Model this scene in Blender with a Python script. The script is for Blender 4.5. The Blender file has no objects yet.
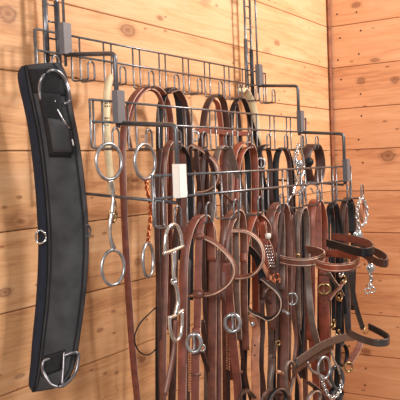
import bpy, bmesh, math, random
from mathutils import Vector as V, Matrix
random.seed(7)
SC = bpy.context.scene
COL = SC.collection
Z0 = 1.45                      # height of the reference board seam above the floor
# ---------------------------------------------------------------- camera
CX, CY, CZ = -2.3464014, -0.9565818, Z0 - 0.0421764
YAW, PIT, ROL, F = 1.0017044, -0.0442962, -0.0377839, 723.396
fw = V((math.sin(YAW)*math.cos(PIT), math.cos(YAW)*math.cos(PIT), math.sin(PIT)))
r0 = V((math.cos(YAW), -math.sin(YAW), 0)); u0 = r0.cross(fw)
rt = r0*math.cos(ROL) + u0*math.sin(ROL); up = -r0*math.sin(ROL) + u0*math.cos(ROL)
CAM = V((CX, CY, CZ))
cd = bpy.data.cameras.new('camera'); cam = bpy.data.objects.new('camera', cd); COL.objects.link(cam)
m = Matrix((rt, up, -fw)).transposed().to_4x4(); m.translation = CAM; cam.matrix_world = m
cd.sensor_width = 36; cd.lens = F/400*36; cd.clip_start = .05
SC.camera = cam
def ray(px, py): return fw + rt*((px-200)/F) - up*((py-200)/F)
def P(px, py, d):              # point at distance d in front of the back wall
    D = ray(px, py); return CAM + D*((-d-CY)/D.y)
def PX(px, py, x):
    D = ray(px, py); return CAM + D*((x-CX)/D.x)
def PZ(px, py, z):
    D = ray(px, py); return CAM + D*((z-CZ)/D.z)
def depth(p): return (p-CAM).dot(fw)
# ---------------------------------------------------------------- materials
def s2l(c): return tuple(((x/255)/12.92 if x/255 <= .04045 else ((x/255+.055)/1.055)**2.4) for x in c) + (1,)
MATS = {}
def nodes(name):
    mt = bpy.data.materials.new(name); mt.use_nodes = True; nt = mt.node_tree
    return mt, nt, nt.nodes['Principled BSDF']
def ramp(nt, stops):
    r = nt.nodes.new('ShaderNodeValToRGB'); e = r.color_ramp.elements
    while len(e) < len(stops): e.new(.5)
    for k, (p, c) in enumerate(stops): e[k].position = p; e[k].color = c
    return r
def leather(name, c, rough=.42, var=.35, scale=60, coat=.15, bump=.25):
    mt, nt, b = nodes(name); L = nt.links.new
    tc = nt.nodes.new('ShaderNodeTexCoord'); n = nt.nodes.new('ShaderNodeTexNoise')
    n.inputs['Scale'].default_value = scale; n.inputs['Detail'].default_value = 6
    L(tc.outputs['Object'], n.inputs['Vector'])
    col = s2l(c); dk = tuple(x*(1-var) for x in col[:3])+(1,); lt = tuple(min(1, x*(1+var)) for x in col[:3])+(1,)
    r = ramp(nt, [(.3, dk), (.5, col), (.72, lt)]); L(n.outputs['Fac'], r.inputs['Fac']); L(r.outputs['Color'], b.inputs['Base Color'])
    n2 = nt.nodes.new('ShaderNodeTexNoise'); n2.inputs['Scale'].default_value = 900; L(tc.outputs['Object'], n2.inputs['Vector'])
    bp = nt.nodes.new('ShaderNodeBump'); bp.inputs['Strength'].default_value = bump; bp.inputs['Distance'].default_value = .0006
    L(n2.outputs['Fac'], bp.inputs['Height']); L(bp.outputs['Normal'], b.inputs['Normal'])
    b.inputs['Roughness'].default_value = rough; b.inputs['Coat Weight'].default_value = coat; b.inputs['Coat Roughness'].default_value = .3
    if sum(c) < 160: b.inputs['Specular IOR Level'].default_value = .3
    MATS[name] = mt; return mt
def metal(name, c, rough=.2, var=.25, metallic=1.0):
    mt, nt, b = nodes(name); L = nt.links.new
    tc = nt.nodes.new('ShaderNodeTexCoord'); n = nt.nodes.new('ShaderNodeTexNoise'); n.inputs['Scale'].default_value = 90
    L(tc.outputs['Object'], n.inputs['Vector']); col = s2l(c); dk = tuple(x*(1-var) for x in col[:3])+(1,)
    r = ramp(nt, [(.35, dk), (.6, col)]); L(n.outputs['Fac'], r.inputs['Fac']); L(r.outputs['Color'], b.inputs['Base Color'])
    b.inputs['Metallic'].default_value = metallic; b.inputs['Roughness'].default_value = rough
    MATS[name] = mt; return mt
leather('red_brown', (122, 66, 54)); leather('mid_brown', (112, 68, 57)); leather('dark_brown', (72, 46, 41))
leather('black_leather', (24, 24, 29), rough=.48, coat=0); leather('chestnut', (142, 70, 50)); leather('charcoal', (64, 57, 57), rough=.32, coat=.3); leather('tan', (190, 128, 98))
leather('grey_brown', (112, 92, 84)); leather('cream', (226, 206, 168), rough=.7, var=.15, coat=0)
leather('raw_edge', (202, 170, 152), rough=.7, coat=0); leather('dark_edge', (120, 96, 88), rough=.6, coat=0)
leather('thread', (225, 205, 185), rough=.8, coat=0); leather('ink', (60, 48, 40), rough=.8, coat=0)
leather('neoprene', (34, 41, 55), rough=.85, coat=0, var=.2); leather('black_felt', (56, 56, 60), rough=.8, coat=0, var=.4, scale=28)
leather('webbing', (32, 32, 35), rough=.8, coat=0, var=.25, scale=120); leather('binding', (22, 23, 27), rough=.7, coat=0)
leather('white_tag_glare', (240, 236, 230), rough=.6, coat=0, var=.05)  # white of the fabric tag and keeper, also of the painted plate glare
metal('steel', (225, 228, 232), .18, .3, .85); metal('dull_steel', (190, 192, 198), .3, .35, .8); metal('brass', (190, 165, 122), .3)
metal('copper', (205, 120, 80), .3); metal('rack_wire', (130, 131, 137), .3, .35, .65); metal('rack_dark', (104, 106, 112), .36, .3, .6); metal('worn_steel', (150, 150, 156), .34, .3, .85)
metal('rack_plate', (112, 113, 120), .45, .06, .2); leather('dark_iron', (60, 62, 68), rough=.4, coat=.1); metal('nail', (70, 48, 38), .6, .2, .3)

KNOTS = {'x': [(5, 292, 5, 1.8, 1), (138, 262, 4, 1.6, 1), (128, 30, 4, 3, 1.6), (277, 43, 3, 2, .8), (8, 14, 7, 2, 1.4), (160, 18, 3, 1.6, .8), (100, 330, 3, 1.5, .7), (20, 376, 4, 2, .6)],
         'y': [(388, 156, 6, 1.2, 1), (320, 169, 7, 3, .9), (345, 357, 5, 1.3, 1), (366, 352, 3.5, 1.2, 1), (361, 81, 3.5, 1.2, .9), (395, 80, 3.5, 1.2, .9), (356, 5, 3.5, 1.4, .8), (375, 60, 2.5, 2, .7)]}
def wood(name, light, mid, dark, axis):
    mt, nt, b = nodes(name); L = nt.links.new; N = nt.nodes.new
    geo = N('ShaderNodeNewGeometry'); sx = N('ShaderNodeSeparateXYZ'); L(geo.outputs['Position'], sx.inputs[0])
    along = sx.outputs['X' if axis == 'x' else 'Y']; z = sx.outputs['Z']
    def M(op, a, b_=None, c=None):
        n = N('ShaderNodeMath'); n.operation = op
        for i, v in enumerate((a, b_, c)):
            if v is None: continue
            if isinstance(v, (int, float)): n.inputs[i].default_value = v
            else: L(v, n.inputs[i])
        return n.outputs[0]
    idx = M('FLOOR', M('DIVIDE', M('SUBTRACT', z, Z0), .14))
    wn = N('ShaderNodeTexWhiteNoise'); wn.noise_dimensions = '1D'; L(idx, wn.inputs['W']); pv = wn.outputs['Value']
    cmb = N('ShaderNodeCombineXYZ'); L(M('ADD', along, M('MULTIPLY', pv, 13)), cmb.inputs[0]); L(z, cmb.inputs[1]); L(M('MULTIPLY', idx, 3.7), cmb.inputs[2])
    def noise(sc, detail=5, dist=0, rough=.5):
        mp = N('ShaderNodeMapping'); mp.inputs['Scale'].default_value = sc; L(cmb.outputs[0], mp.inputs['Vector'])
        n = N('ShaderNodeTexNoise'); n.inputs['Scale'].default_value = 1; n.inputs['Detail'].default_value = detail
        n.inputs['Distortion'].default_value = dist; n.inputs['Roughness'].default_value = rough; L(mp.outputs[0], n.inputs['Vector']); return n.outputs['Fac']
    grain = noise((3, 38, 1), 6, 1.6, .6); fine = noise((22, 420, 1), 3); blotch = noise((2.2, 9, 1), 3, .5)
    f = M('ADD', M('MULTIPLY', grain, .5), M('ADD', M('MULTIPLY', blotch, .4), M('MULTIPLY', fine, .22)))
    f = M('ADD', f, M('MULTIPLY', M('SUBTRACT', pv, .5), .12))
    r = ramp(nt, [(.36, s2l(dark)), (.52, s2l(mid)), (.70, s2l(light))]); L(f, r.inputs['Fac'])
    # knots
    mp = N('ShaderNodeMapping'); mp.inputs['Scale'].default_value = (5.5, 11, 1); L(cmb.outputs[0], mp.inputs['Vector'])
    vo = N('ShaderNodeTexVoronoi'); vo.inputs['Scale'].default_value = 1; L(mp.outputs[0], vo.inputs['Vector'])
    sc = N('ShaderNodeSeparateColor'); L(vo.outputs['Color'], sc.inputs[0])
    gate = M('GREATER_THAN', sc.outputs[0], .62)
    wob = M('ADD', vo.outputs['Distance'], M('MULTIPLY', M('SUBTRACT', grain, .5), .14))
    kr = ramp(nt, [(0, (1, 1, 1, 1)), (.07, (.85, .85, .85, 1)), (.10, (.30, .30, .30, 1)), (.15, (.5, .5, .5, 1)), (.26, (0, 0, 0, 1))]); L(wob, kr.inputs['Fac'])
    kf = M('MULTIPLY', M('MULTIPLY', kr.outputs['Color'], gate), .9)
    mx = N('ShaderNodeMix'); mx.data_type = 'RGBA'; L(kf, mx.inputs[0]); L(r.outputs['Color'], mx.inputs[6]); mx.inputs[7].default_value = s2l((120, 66, 36))
    # single knots where the boards show them
    last = mx
    for (px, py, rp, sx_, sz_) in KNOTS[axis]:
        q = P(px, py, 0) if axis == 'x' else PX(px, py, 0); a0 = q.x if axis == 'x' else q.y; R_ = rp*depth(q)/F
        e1 = M('DIVIDE', M('SUBTRACT', along, a0), R_*sx_); e2 = M('DIVIDE', M('SUBTRACT', z, q.z), R_*sz_)
        dd = M('ADD', M('SQRT', M('ADD', M('MULTIPLY', e1, e1), M('MULTIPLY', e2, e2))), M('MULTIPLY', M('SUBTRACT', grain, .5), 1.2))
        k2 = ramp(nt, [(0, (1, 1, 1, 1)), (.3, (.55, .55, .55, 1)), (.5, (.9, .9, .9, 1)), (.62, (.35, .35, .35, 1)), (1, (0, 0, 0, 1))]); L(M('MULTIPLY', dd, .62), k2.inputs['Fac'])
        m3 = N('ShaderNodeMix'); m3.data_type = 'RGBA'; L(M('MULTIPLY', k2.outputs['Color'], .8), m3.inputs[0]); L(last.outputs[2], m3.inputs[6]); m3.inputs[7].default_value = s2l((112, 62, 38)); last = m3
    mx = last
    # small pitch flecks
    mp2 = N('ShaderNodeMapping'); mp2.inputs['Scale'].default_value = (26, 60, 1); L(cmb.outputs[0], mp2.inputs['Vector'])
    vo2 = N('ShaderNodeTexVoronoi'); vo2.inputs['Scale'].default_value = 1; L(mp2.outputs[0], vo2.inputs['Vector'])
    s2 = N('ShaderNodeSeparateColor'); L(vo2.outputs['Color'], s2.inputs[0])
    fl = M('MULTIPLY', M('MULTIPLY', M('LESS_THAN', vo2.outputs['Distance'], .2), M('GREATER_THAN', s2.outputs[0], .88)), .55)
    mx2 = N('ShaderNodeMix'); mx2.data_type = 'RGBA'; L(fl, mx2.inputs[0]); L(mx.outputs[2], mx2.inputs[6]); mx2.inputs[7].default_value = s2l((120, 66, 36))
    L(mx2.outputs[2], b.inputs['Base Color']); b.inputs['Roughness'].default_value = .62
    bp = N('ShaderNodeBump'); bp.inputs['Strength'].default_value = .3; bp.inputs['Distance'].default_value = .001
    L(M('ADD', fine, grain), bp.inputs['Height']); L(bp.outputs['Normal'], b.inputs['Normal'])
    MATS[name] = mt
KN = []
wood('pine_back', (231, 186, 144), (217, 163, 116), (180, 122, 80), 'x')
wood('pine_side', (238, 186, 142), (225, 164, 120), (192, 126, 86), 'y')
leather('seam_backing', (86, 50, 30), rough=.9, coat=0); leather('corner_strip', (150, 88, 56), rough=.7, coat=0)  # dark backing board showing through the plank gaps; brown corner trim
leather('concrete', (140, 132, 124), rough=.9, coat=0, var=.15, scale=6)
# ---------------------------------------------------------------- mesh helpers
def link(name, bm, mats, parent=None, loc=None, smooth=True):
    me = bpy.data.meshes.new(name)
    bmesh.ops.recalc_face_normals(bm, faces=bm.faces)
    o = bpy.data.objects.new(name, me)
    off = V((0, 0, 0))
    if parent is not None: off = V(parent['_w']); 
    org = V(loc) if loc is not None else off
    for v in bm.verts: v.co -= org
    for f in bm.faces: f.smooth = smooth
    bm.to_mesh(me); bm.free()
    for k in (mats if isinstance(mats, (list, tuple)) else [mats]): me.materials.append(MATS[k])
    COL.objects.link(o)
    if parent is not None: o.parent = parent
    o.location = org - off
    o['_w'] = tuple(org)
    return o
def thing(name, label, cat, loc, group=None):
    o = bpy.data.objects.new(name, None); COL.objects.link(o); o.location = loc; o.empty_display_size = .02
    o['label'] = label; o['category'] = cat; o['_w'] = tuple(loc)
    if group: o['group'] = group
    return o
def box(bm, c, s, mi=0, bev=0):
    r = bmesh.ops.create_cube(bm, size=1); vs = r['verts']
    for v in vs: v.co = V((v.co.x*s[0]+c[0], v.co.y*s[1]+c[1], v.co.z*s[2]+c[2]))
    fs = set(f for v in vs for f in v.link_faces)
    if bev:
        es = list(set(e for v in vs for e in v.link_edges))
        rr = bmesh.ops.bevel(bm, geom=es, offset=bev, segments=2, affect='EDGES'); fs = set(rr['faces']) | set(f for f in fs if f.is_valid)
    for f in fs:
        if f.is_valid: f.material_index = mi
def smooth_path(pts, step=.006, closed=False):
    n = len(pts); out = []
    if n < 3 and not closed:
        a, b = pts[0], pts[-1]; k = max(2, int((b-a).length/.02)); return [a.lerp(b, i/k) for i in range(k+1)]
    segs = n if closed else n-1
    for i in range(segs):
        g = (lambda j: pts[j % n]) if closed else (lambda j: pts[max(0, min(n-1, j))])
        p0, p1, p2, p3 = g(i-1), g(i), g(i+1), g(i+2)
        if not closed and i == 0: p0 = p1*2-p2
        if not closed and i == segs-1: p3 = p2*2-p1
        L = (p2-p1).length
        if L < 1e-6: continue
        k = max(2, min(10, int(L/step)+1))
        t01 = max((p1-p0).length, 1e-4)**.5; t12 = max(L, 1e-4)**.5; t23 = max((p3-p2).length, 1e-4)**.5
        m1 = (p2-p1) + t12*((p1-p0)/t01 - (p2-p0)/(t01+t12)); m2 = (p2-p1) + t12*((p3-p2)/t23 - (p3-p1)/(t12+t23))
        for j in range(k):
            t = j/k; t2 = t*t; t3 = t2*t
            out.append(p1*(2*t3-3*t2+1) + m1*(t3-2*t2+t) + p2*(-2*t3+3*t2) + m2*(t3-t2))
    if not closed: out.append(pts[-1].copy())
    return out
def tans(ps, closed):
    n = len(ps); o = []
    for i in range(n):
        a = ps[(i-1) % n] if closed or i > 0 else ps[i]; b = ps[(i+1) % n] if closed or i < n-1 else ps[i]
        d = b-a; o.append(d.normalized() if d.length > 1e-9 else V((0, 0, -1)))
    return o
def sweep(bm, rings, closed, mi_of, cap=True, capmi=0):
    vr = [[bm.verts.new(p) for p in r] for r in rings]; m_ = len(vr[0]); n = len(vr)
    for i in range(n if closed else n-1):
        a, b = vr[i], vr[(i+1) % n]
        for j in range(m_):
            f = bm.faces.new((a[j], a[(j+1) % m_], b[(j+1) % m_], b[j])); f.material_index = mi_of(j)
    if cap and not closed:
        for r in (vr[0][::-1], vr[-1]): f = bm.faces.new(r); f.material_index = capmi
def tube(bm, ps, r, closed=False, seg=8, mi=0, squash=None):
    T = tans(ps, closed); n = len(ps); rings = []
    ref = V((0, 0, 1)) if abs(T[0].z) < .9 else V((1, 0, 0)); N = (ref - T[0]*ref.dot(T[0])).normalized()
    for i in range(n):
        N = N - T[i]*N.dot(T[i])
        N = N.normalized() if N.length > 1e-6 else T[i].orthogonal().normalized()
        B = T[i].cross(N); rr = r(i/(n-1)) if callable(r) else r
        rings.append([ps[i] + (N*math.cos(a) + B*math.sin(a))*rr for a in [2*math.pi*k/seg for k in range(seg)]])
    sweep(bm, rings, closed, lambda j: mi, capmi=mi)
def fillet(pts, r, k=4):
    out = [pts[0]]
    for i in range(1, len(pts)-1):
        a, b, c = pts[i-1], pts[i], pts[i+1]; u = (a-b); v = (c-b); q = min(r, u.length*.5, v.length*.5)
        s, e = b+u.normalized()*q, b+v.normalized()*q
        for j in range(k+1):
            t = j/k; out.append(s*(1-t)**2 + b*2*t*(1-t) + e*t*t)
    out.append(pts[-1]); return out
def ribbon(bm, ps, half, thick, wdir, closed=False, stitch=False, tip=False, rnd=False, core=False):
    """strap: rounded flat section; slots 0 leather, 1 raw edge, 2 thread"""
    T = tans(ps, closed); n = len(ps); rings = []; b = thick/2
    for i in range(n):
        t = i/(n-1); wd = wdir(t) if callable(wdir) else wdir
        W = wd - T[i]*wd.dot(T[i]); W = W.normalized() if W.length > 1e-5 else T[i].orthogonal().normalized()
        N = T[i].cross(W); a = half(t) if callable(half) else half
        if tip and i >= n-4: a *= (.95, .85, .6, .2)[i-(n-4)]
        if rnd: prof = [(-a, -b*.6), (-a, b*.6), (-.82*a, b*1.3), (-.66*a, b*1.7), (-.3*a, b*2.3), (.3*a, b*2.3), (.66*a, b*1.7), (.82*a, b*1.3), (a, b*.6), (a, -b*.6), (.9*a, -b), (-.9*a, -b)]
        else: prof = [(-a, -b*.6), (-a, b*.6), (-.86*a, b), (-.70*a, b), (-.56*a, b), (.56*a, b), (.70*a, b), (.86*a, b), (a, b*.6), (a, -b*.6), (.88*a, -b), (-.88*a, -b)]
        rings.append([ps[i] + W*x + N*y for x, y in prof])
    def mi(j):
        if j in (0, 8): return 1
        if core and j == (4 if core > 0 else 10): return 2
        if stitch and j in (2, 3, 5, 6) and not rnd: return 2 if j in (3, 5) else 0
        if stitch and rnd and j in (2, 6): return 2
        return 0
    sweep(bm, rings, closed, mi)
    if stitch and not closed: pass
# ---------------------------------------------------------------- setting
def planks(name, axis, a0, a1, mat):
    bm = bmesh.new()
    for k in range(-11, 10):
        zc = Z0 + k*.14 + .07
        if zc-.07 < 0.0: zc0 = max(0.001, zc-.07)
        g = .0009
        if axis == 'x': box(bm, ((a0+a1)/2, .01, zc), (a1-a0, .02, .14-g*2), 0, .0012)
        else: box(bm, (.01, (a0+a1)/2, zc), (.02, a1-a0, .14-g*2), 0, .0012)
    zl, zh = Z0-11*.14, Z0+10*.14
    if axis == 'x': box(bm, ((a0+a1)/2, .026, (zl+zh)/2), (a1-a0, .015, zh-zl), 1)
    else: box(bm, (.026, (a0+a1)/2, (zl+zh)/2), (.015, a1-a0, zh-zl), 1)
    return bm
bm = planks('wall_back', 'x', -3.3, 0.0, 'pine_back')
o = link('wall_back', bm, ['pine_back', 'seam_backing', 'nail'], smooth=False); o['kind'] = 'structure'
bm = planks('wall_right', 'y', -3.0, 0.0, 'pine_side')
random.seed(3)
for k in range(-7, 5):
    for (yy, zz) in ((-.045, .03), (-.045, .11), (-.105, .035), (-.105, .105)):
        if random.random() < .8:
            yy += random.uniform(-.012, .012); zz += random.uniform(-.012, .012)
            r = bmesh.ops.create_circle(bm, cap_ends=True, segments=8, radius=.0032)
            for v in r['verts']: v.co = V((-.0006, yy+v.co.x, Z0+k*.14+zz+v.co.y))
            for f in set(f for v in r['verts'] for f in v.link_faces): f.material_index = 2
o = link('wall_right', bm, ['pine_side', 'seam_backing', 'nail'], smooth=False); o['kind'] = 'structure'
bm = bmesh.new(); box(bm, (-.007, -.007, 1.43), (.012, .012, 2.8), 0, .003)
o = link('trim_1', bm, 'corner_strip'); o['kind'] = 'structure'
bm = bmesh.new(); box(bm, (-1.65, -1.5, -.10), (3.4, 3.1, .02), 0)
o = link('floor', bm, 'concrete', smooth=False); o['kind'] = 'structure'
# ---------------------------------------------------------------- rack
TD = [.05, .165, .285]; TZ = [Z0+.207, Z0+.077, Z0-.052]; HX0 = [-1.424, -1.412, -1.415]; HS = .0918
XL, XR = -1.4352, -.578
def hookx(t, k): return HX0[t] + HS*k
def hook_pt(t, k): return V((hookx(t, k), -TD[t]-.018, TZ[t]-.080))
rack = thing('tack_rack', 'grey metal three-tier wall rack with rows of wire hooks on plank wall', 'rack', (-1.0, -.02, Z0+.1))
for t in range(3):
    bm = bmesh.new(); d = TD[t]
    for dz, r in ((0, .0021), (-.036, .0021)):
        tube(bm, [V((XL, -d-.001, TZ[t]+dz)), V((XR, -d-.001, TZ[t]+dz))], r)
    for x in (XL, XR):
        tube(bm, fillet([V((x, -d-.001, TZ[t])), V((x, -d-.001, TZ[t]-.08)), V((x+(.02 if x < -1 else -.02), -d-.001, TZ[t]-.08))], .006), .0020)
    link('grid_rail', bm, 'rack_wire', rack, loc=(XL, -d, TZ[t]))
h0 = None
for t in range(3):
    for k in range(10):
        if h0 is None:
            bm = bmesh.new(); w = .0115
            pts = [V((-w, .002, 0)), V((-w, .002, -.082)), V((-w*.75, -.034, -.082)), V((-w*.75, -.034, -.058))]
            arc = [V((-w*.75*math.cos(a), -.034, -.058+w*.85*math.sin(a))) for a in [math.pi*j/8 for j in range(1, 8)]]
            p = fillet(pts, .006) + arc + [V((-q.x, q.y, q.z)) for q in fillet(pts, .006)[::-1]]
            tube(bm, p, .0018, seg=8)
            for v in bm.verts: v.co += V((hookx(0, 0), -TD[0], TZ[0]))
            h0 = link('hook', bm, 'rack_wire', rack, loc=(hookx(0, 0), -TD[0], TZ[0])); h = h0
        else:
            h = h0.copy(); COL.objects.link(h); h.parent = rack
            h.location = V((hookx(t, k), -TD[t], TZ[t])) - V(rack['_w'])
AX = [(-1.368), (-.628)]
for ax in AX:
    # upright: two wires with rungs
    bm = bmesh.new()
    zt, zb = Z0+.52, Z0-.075
    for dx in (-.024, .006): tube(bm, [V((ax+dx, -.034, zt)), V((ax+dx, -.034, zb))], .0032)
    z = zt-.02
    while z > zb: tube(bm, [V((ax-.024, -.034, z)), V((ax+.006, -.034, z))], .0018); z -= .03
    link('upright', bm, 'rack_wire', rack, loc=(ax, -.034, zb))
    for dx, mm, zc in ((-.024, 'rack_wire', .225), (.006, 'dark_iron', .20)):
        bm = bmesh.new(); box(bm, (ax+dx, -.034, Z0+zc), (.009, .009, .14), 0, .002)
        link('upright_sleeve', bm, mm, rack, loc=(ax+dx, -.034, Z0+zc))
    bm = bmesh.new(); tube(bm, [V((ax+.004, -.052, Z0+.52)), V((ax+.004, -.052, Z0+.15))], .0026); link('hanger_rod', bm, 'rack_wire', rack, loc=(ax, -.05, Z0+.2))
    for t in range(2):
        bm = bmesh.new()
        za = TZ[t]-.037; zc = za-.011
        pts = [V((ax, -TD[t]-.004, za)), V((ax, -TD[t+1]-.004, zc)), V((ax, -TD[t+1]-.004, TZ[t+1]-.045))]
        tube(bm, fillet(pts, .010), .0041, seg=10); link('side_arm', bm, 'rack_dark', rack, loc=pts[0])
    for t in range(3):
        bm = bmesh.new(); box(bm, (ax-.003, -TD[t]-.010, TZ[t]-.010), (.021, .012, .056), 0, .0006)
        link('end_plate', bm, 'rack_plate', rack, loc=(ax, -TD[t], TZ[t]), smooth=False)
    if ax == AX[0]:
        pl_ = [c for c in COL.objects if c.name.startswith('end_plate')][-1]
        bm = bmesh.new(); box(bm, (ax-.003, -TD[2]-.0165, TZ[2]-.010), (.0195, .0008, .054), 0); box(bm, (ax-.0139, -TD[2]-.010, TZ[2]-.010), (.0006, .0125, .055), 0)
        o_ = link('plate_glare', bm, 'white_tag_glare', pl_, loc=(ax, -TD[2]-.0165, TZ[2]), smooth=False); o_['label'] = 'bright reflection painted on the end plate'  # thin white sheets over this plate paint in its bright reflection
    bm = bmesh.new(); tube(bm, [V((ax, -.03, Z0-.075)), V((ax, -TD[2], Z0-.098))], .0028); link('brace_rod', bm, 'rack_dark', rack, loc=(ax, -.03, Z0-.075))

# ---------------------------------------------------------------- tack parts
TH = .0036
def pts3(pts, d):
    out = []
    for p in pts:
        if isinstance(d, tuple) and d[0] == 'x': out.append(PX(p[0], p[1], d[1]))
        elif isinstance(d, tuple) and d[0] == 'z': out.append(PZ(p[0], p[1], Z0+d[1]))
        else: out.append(P(p[0], p[1], p[2] if len(p) > 2 else d))
    return out
WD = {'y': V((.25, -.97, 0)), 'x': V((1, 0, .0)), 'z': V((0, 0, 1)), 'f': V((.539, -.842, 0)), 's': V((.7, -.7, 0)), 'n': V((-.25, -.97, 0)), 'X': V((.9, .43, 0))}
def strap(par, name, pts, w, mat, d, wd='y', closed=False, stitch=False, tip=False, rnd=False, th=TH, edge=None, label=None, holes=None, core=0, coremat='red_brown'):
    q = pts3(pts, d); ps = smooth_path(q, closed=closed)
    wv = WD[wd] if isinstance(wd, str) else wd
    dep = sum(depth(p) for p in q)/len(q); fac = {'z': 1.0, 'x': .62, 'X': .5}.get(wd, abs(wv.normalized().dot(rt)))
    half = w*dep/F/fac/2
    if edge is None: edge = 'dark_edge' if mat in ('black_leather', 'dark_brown') else 'raw_edge'
    bm = bmesh.new(); ribbon(bm, ps, half, th, wv, closed, stitch, tip, rnd, core)
    mats = [mat, edge, coremat if core else 'thread']
    if holes:                                      # punched holes near the camera side
        mats.append('ink')
        for (hx, hy) in holes:
            c = pts3([(hx, hy)], d)[0]; wn = wv.normalized(); nn = V((0, 0, 1)).cross(wn).normalized()
            if nn.dot(CAM-c) < 0: nn = -nn
            c = c + nn*(th/2+.0005)
            r = bmesh.ops.create_circle(bm, cap_ends=True, segments=8, radius=.0018)
            for v in r['verts']: v.co = c + wn*v.co.x + V((0, 0, 1))*v.co.y
            for f in set(f for v in r['verts'] for f in v.link_faces): f.material_index = 3
    o = link(name, bm, mats, par, loc=ps[0])
    if label: o['label'] = label
    return o
def ring(par, name, px, py, rx, ry, d, mat='steel', r=1.3, ang=12, tilt=0, label=None):
    c = pts3([(px, py)], d)[0]; dep = depth(c); a = math.radians(ang)
    U = V((math.cos(a), -math.sin(a), 0)); fac = abs(U.dot(rt)); U = U*math.cos(tilt)+V((0, 0, 1))*math.sin(tilt); W = V((0, 0, 1)) if not tilt else (V((0, 0, 1))*math.cos(tilt) - V((math.cos(a), -math.sin(a), 0))*math.sin(tilt))
    ru, rv = rx*dep/F/fac, ry*dep/F
    bm = bmesh.new(); ps = [c + U*ru*math.cos(t) + W*rv*math.sin(t) for t in [2*math.pi*k/28 for k in range(28)]]
    tube(bm, ps, r*dep/F, closed=True, seg=8)
    o = link(name, bm, mat, par, loc=c)
    if label: o['label'] = label
    return o
def rod(par, name, pts, d, mat='steel', r=1.3, closed=False, label=None, fn=None):
    q = pts3(pts, d); ps = smooth_path(q, closed=closed, step=.003); dep = depth(q[0]); bm = bmesh.new()
    rr = r*dep/F
    tube(bm, ps, (lambda t: rr*fn(t)) if fn else rr, closed=closed, seg=8); o = link(name, bm, mat, par, loc=ps[0])
    if label: o['label'] = label
    return o
def buckle(par, px, py, rx, ry, d, mat='steel', r=1.4, ang=60, tongue=True, name='buckle', label=None):
    o = ring(par, name, px, py, rx, ry, d, mat, r, ang, label=label)
    if tongue:
        dd = d+.002 if not isinstance(d, tuple) else d
        rod(o, 'tongue', [(px-rx*.1, py-ry), (px+.3, py), (px, py+ry*.9)], dd, mat, r*.6)
    return o
def disc(par, name, px, py, rp, d, mat, ang=57, dome=.35, label=None, rim=True):
    c = pts3([(px, py)], d)[0]; dep = depth(c); a = math.radians(ang); U = V((math.cos(a), -math.sin(a), 0)); Nn = V((-math.sin(a), -math.cos(a), 0))
    R = rp*dep/F; bm = bmesh.new(); prof = [(0, .0), (1, 0), (1, .12), (.9, .2), (.78, .12), (.6, .12+dome*.6), (.3, .12+dome), (.001, .14+dome)]
    rings = []
    for rr, hh in prof[1:]: rings.append([c + U*R*rr*math.cos(t) + V((0, 0, 1))*R*rr*math.sin(t) + Nn*R*hh for t in [2*math.pi*k/20 for k in range(20)]])
    sweep(bm, rings, False, lambda j: 0); o = link(name, bm, mat, par, loc=c)
    if label: o['label'] = label
    return o
def keeper(par, px, py, w, h, d, mat='dark_brown', wd='y', name='keeper'):
    c = pts3([(px, py)], d)[0]; dep = depth(c); wv = WD[wd].normalized(); fac = abs(wv.dot(rt)); hw = w*dep/F/fac/2+.001; hh = h*dep/F/2
    nn = V((0, 0, 1)).cross(wv).normalized(); bm = bmesh.new(); t = TH*1.1
    prof = [c + wv*(sx*hw) + nn*(sy*t) for sx, sy in ((-1, -.7), (-1, .7), (-.9, 1), (.9, 1), (1, .7), (1, -.7), (.9, -1), (-.9, -1))]
    sweep(bm, [[p+V((0, 0, hh)) for p in prof], [p-V((0, 0, hh)) for p in prof]], False, lambda j: 0)
    return link(name, bm, mat, par, loc=c)
def chain(par, name, pts, d, mat='steel', r=.7, link_px=3.2, label=None):
    q = pts3(pts, d); ps = smooth_path(q, step=.002); bm = bmesh.new(); dep = depth(q[0]); L = link_px*dep/F; acc = 0; last = ps[0]; k = 0
    T = tans(ps, False)
    for i in range(len(ps)):
        acc += (ps[i]-last).length; last = ps[i]
        if acc >= L*.72 or i == 0:
            acc = 0; t = T[i]; s = (V((1, 0, 0)) if k % 2 else V((0, 1, 0))); s = (s-t*s.dot(t)).normalized(); k += 1
            tube(bm, [ps[i] + t*L*.62*math.cos(a) + s*L*.36*math.sin(a) for a in [2*math.pi*j/10 for j in range(10)]], r*dep/F, closed=True, seg=5)
    o = link(name, bm, mat, par, loc=ps[0])
    if label: o['label'] = label
    return o
BR = 'bridles and headstalls hung on the rack'
def on(t, k, name, label, cat='bridle', group=None): return thing(name, label, cat, hook_pt(t, k), group)
D1, D2, D3 = .068, .183, .303
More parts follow.
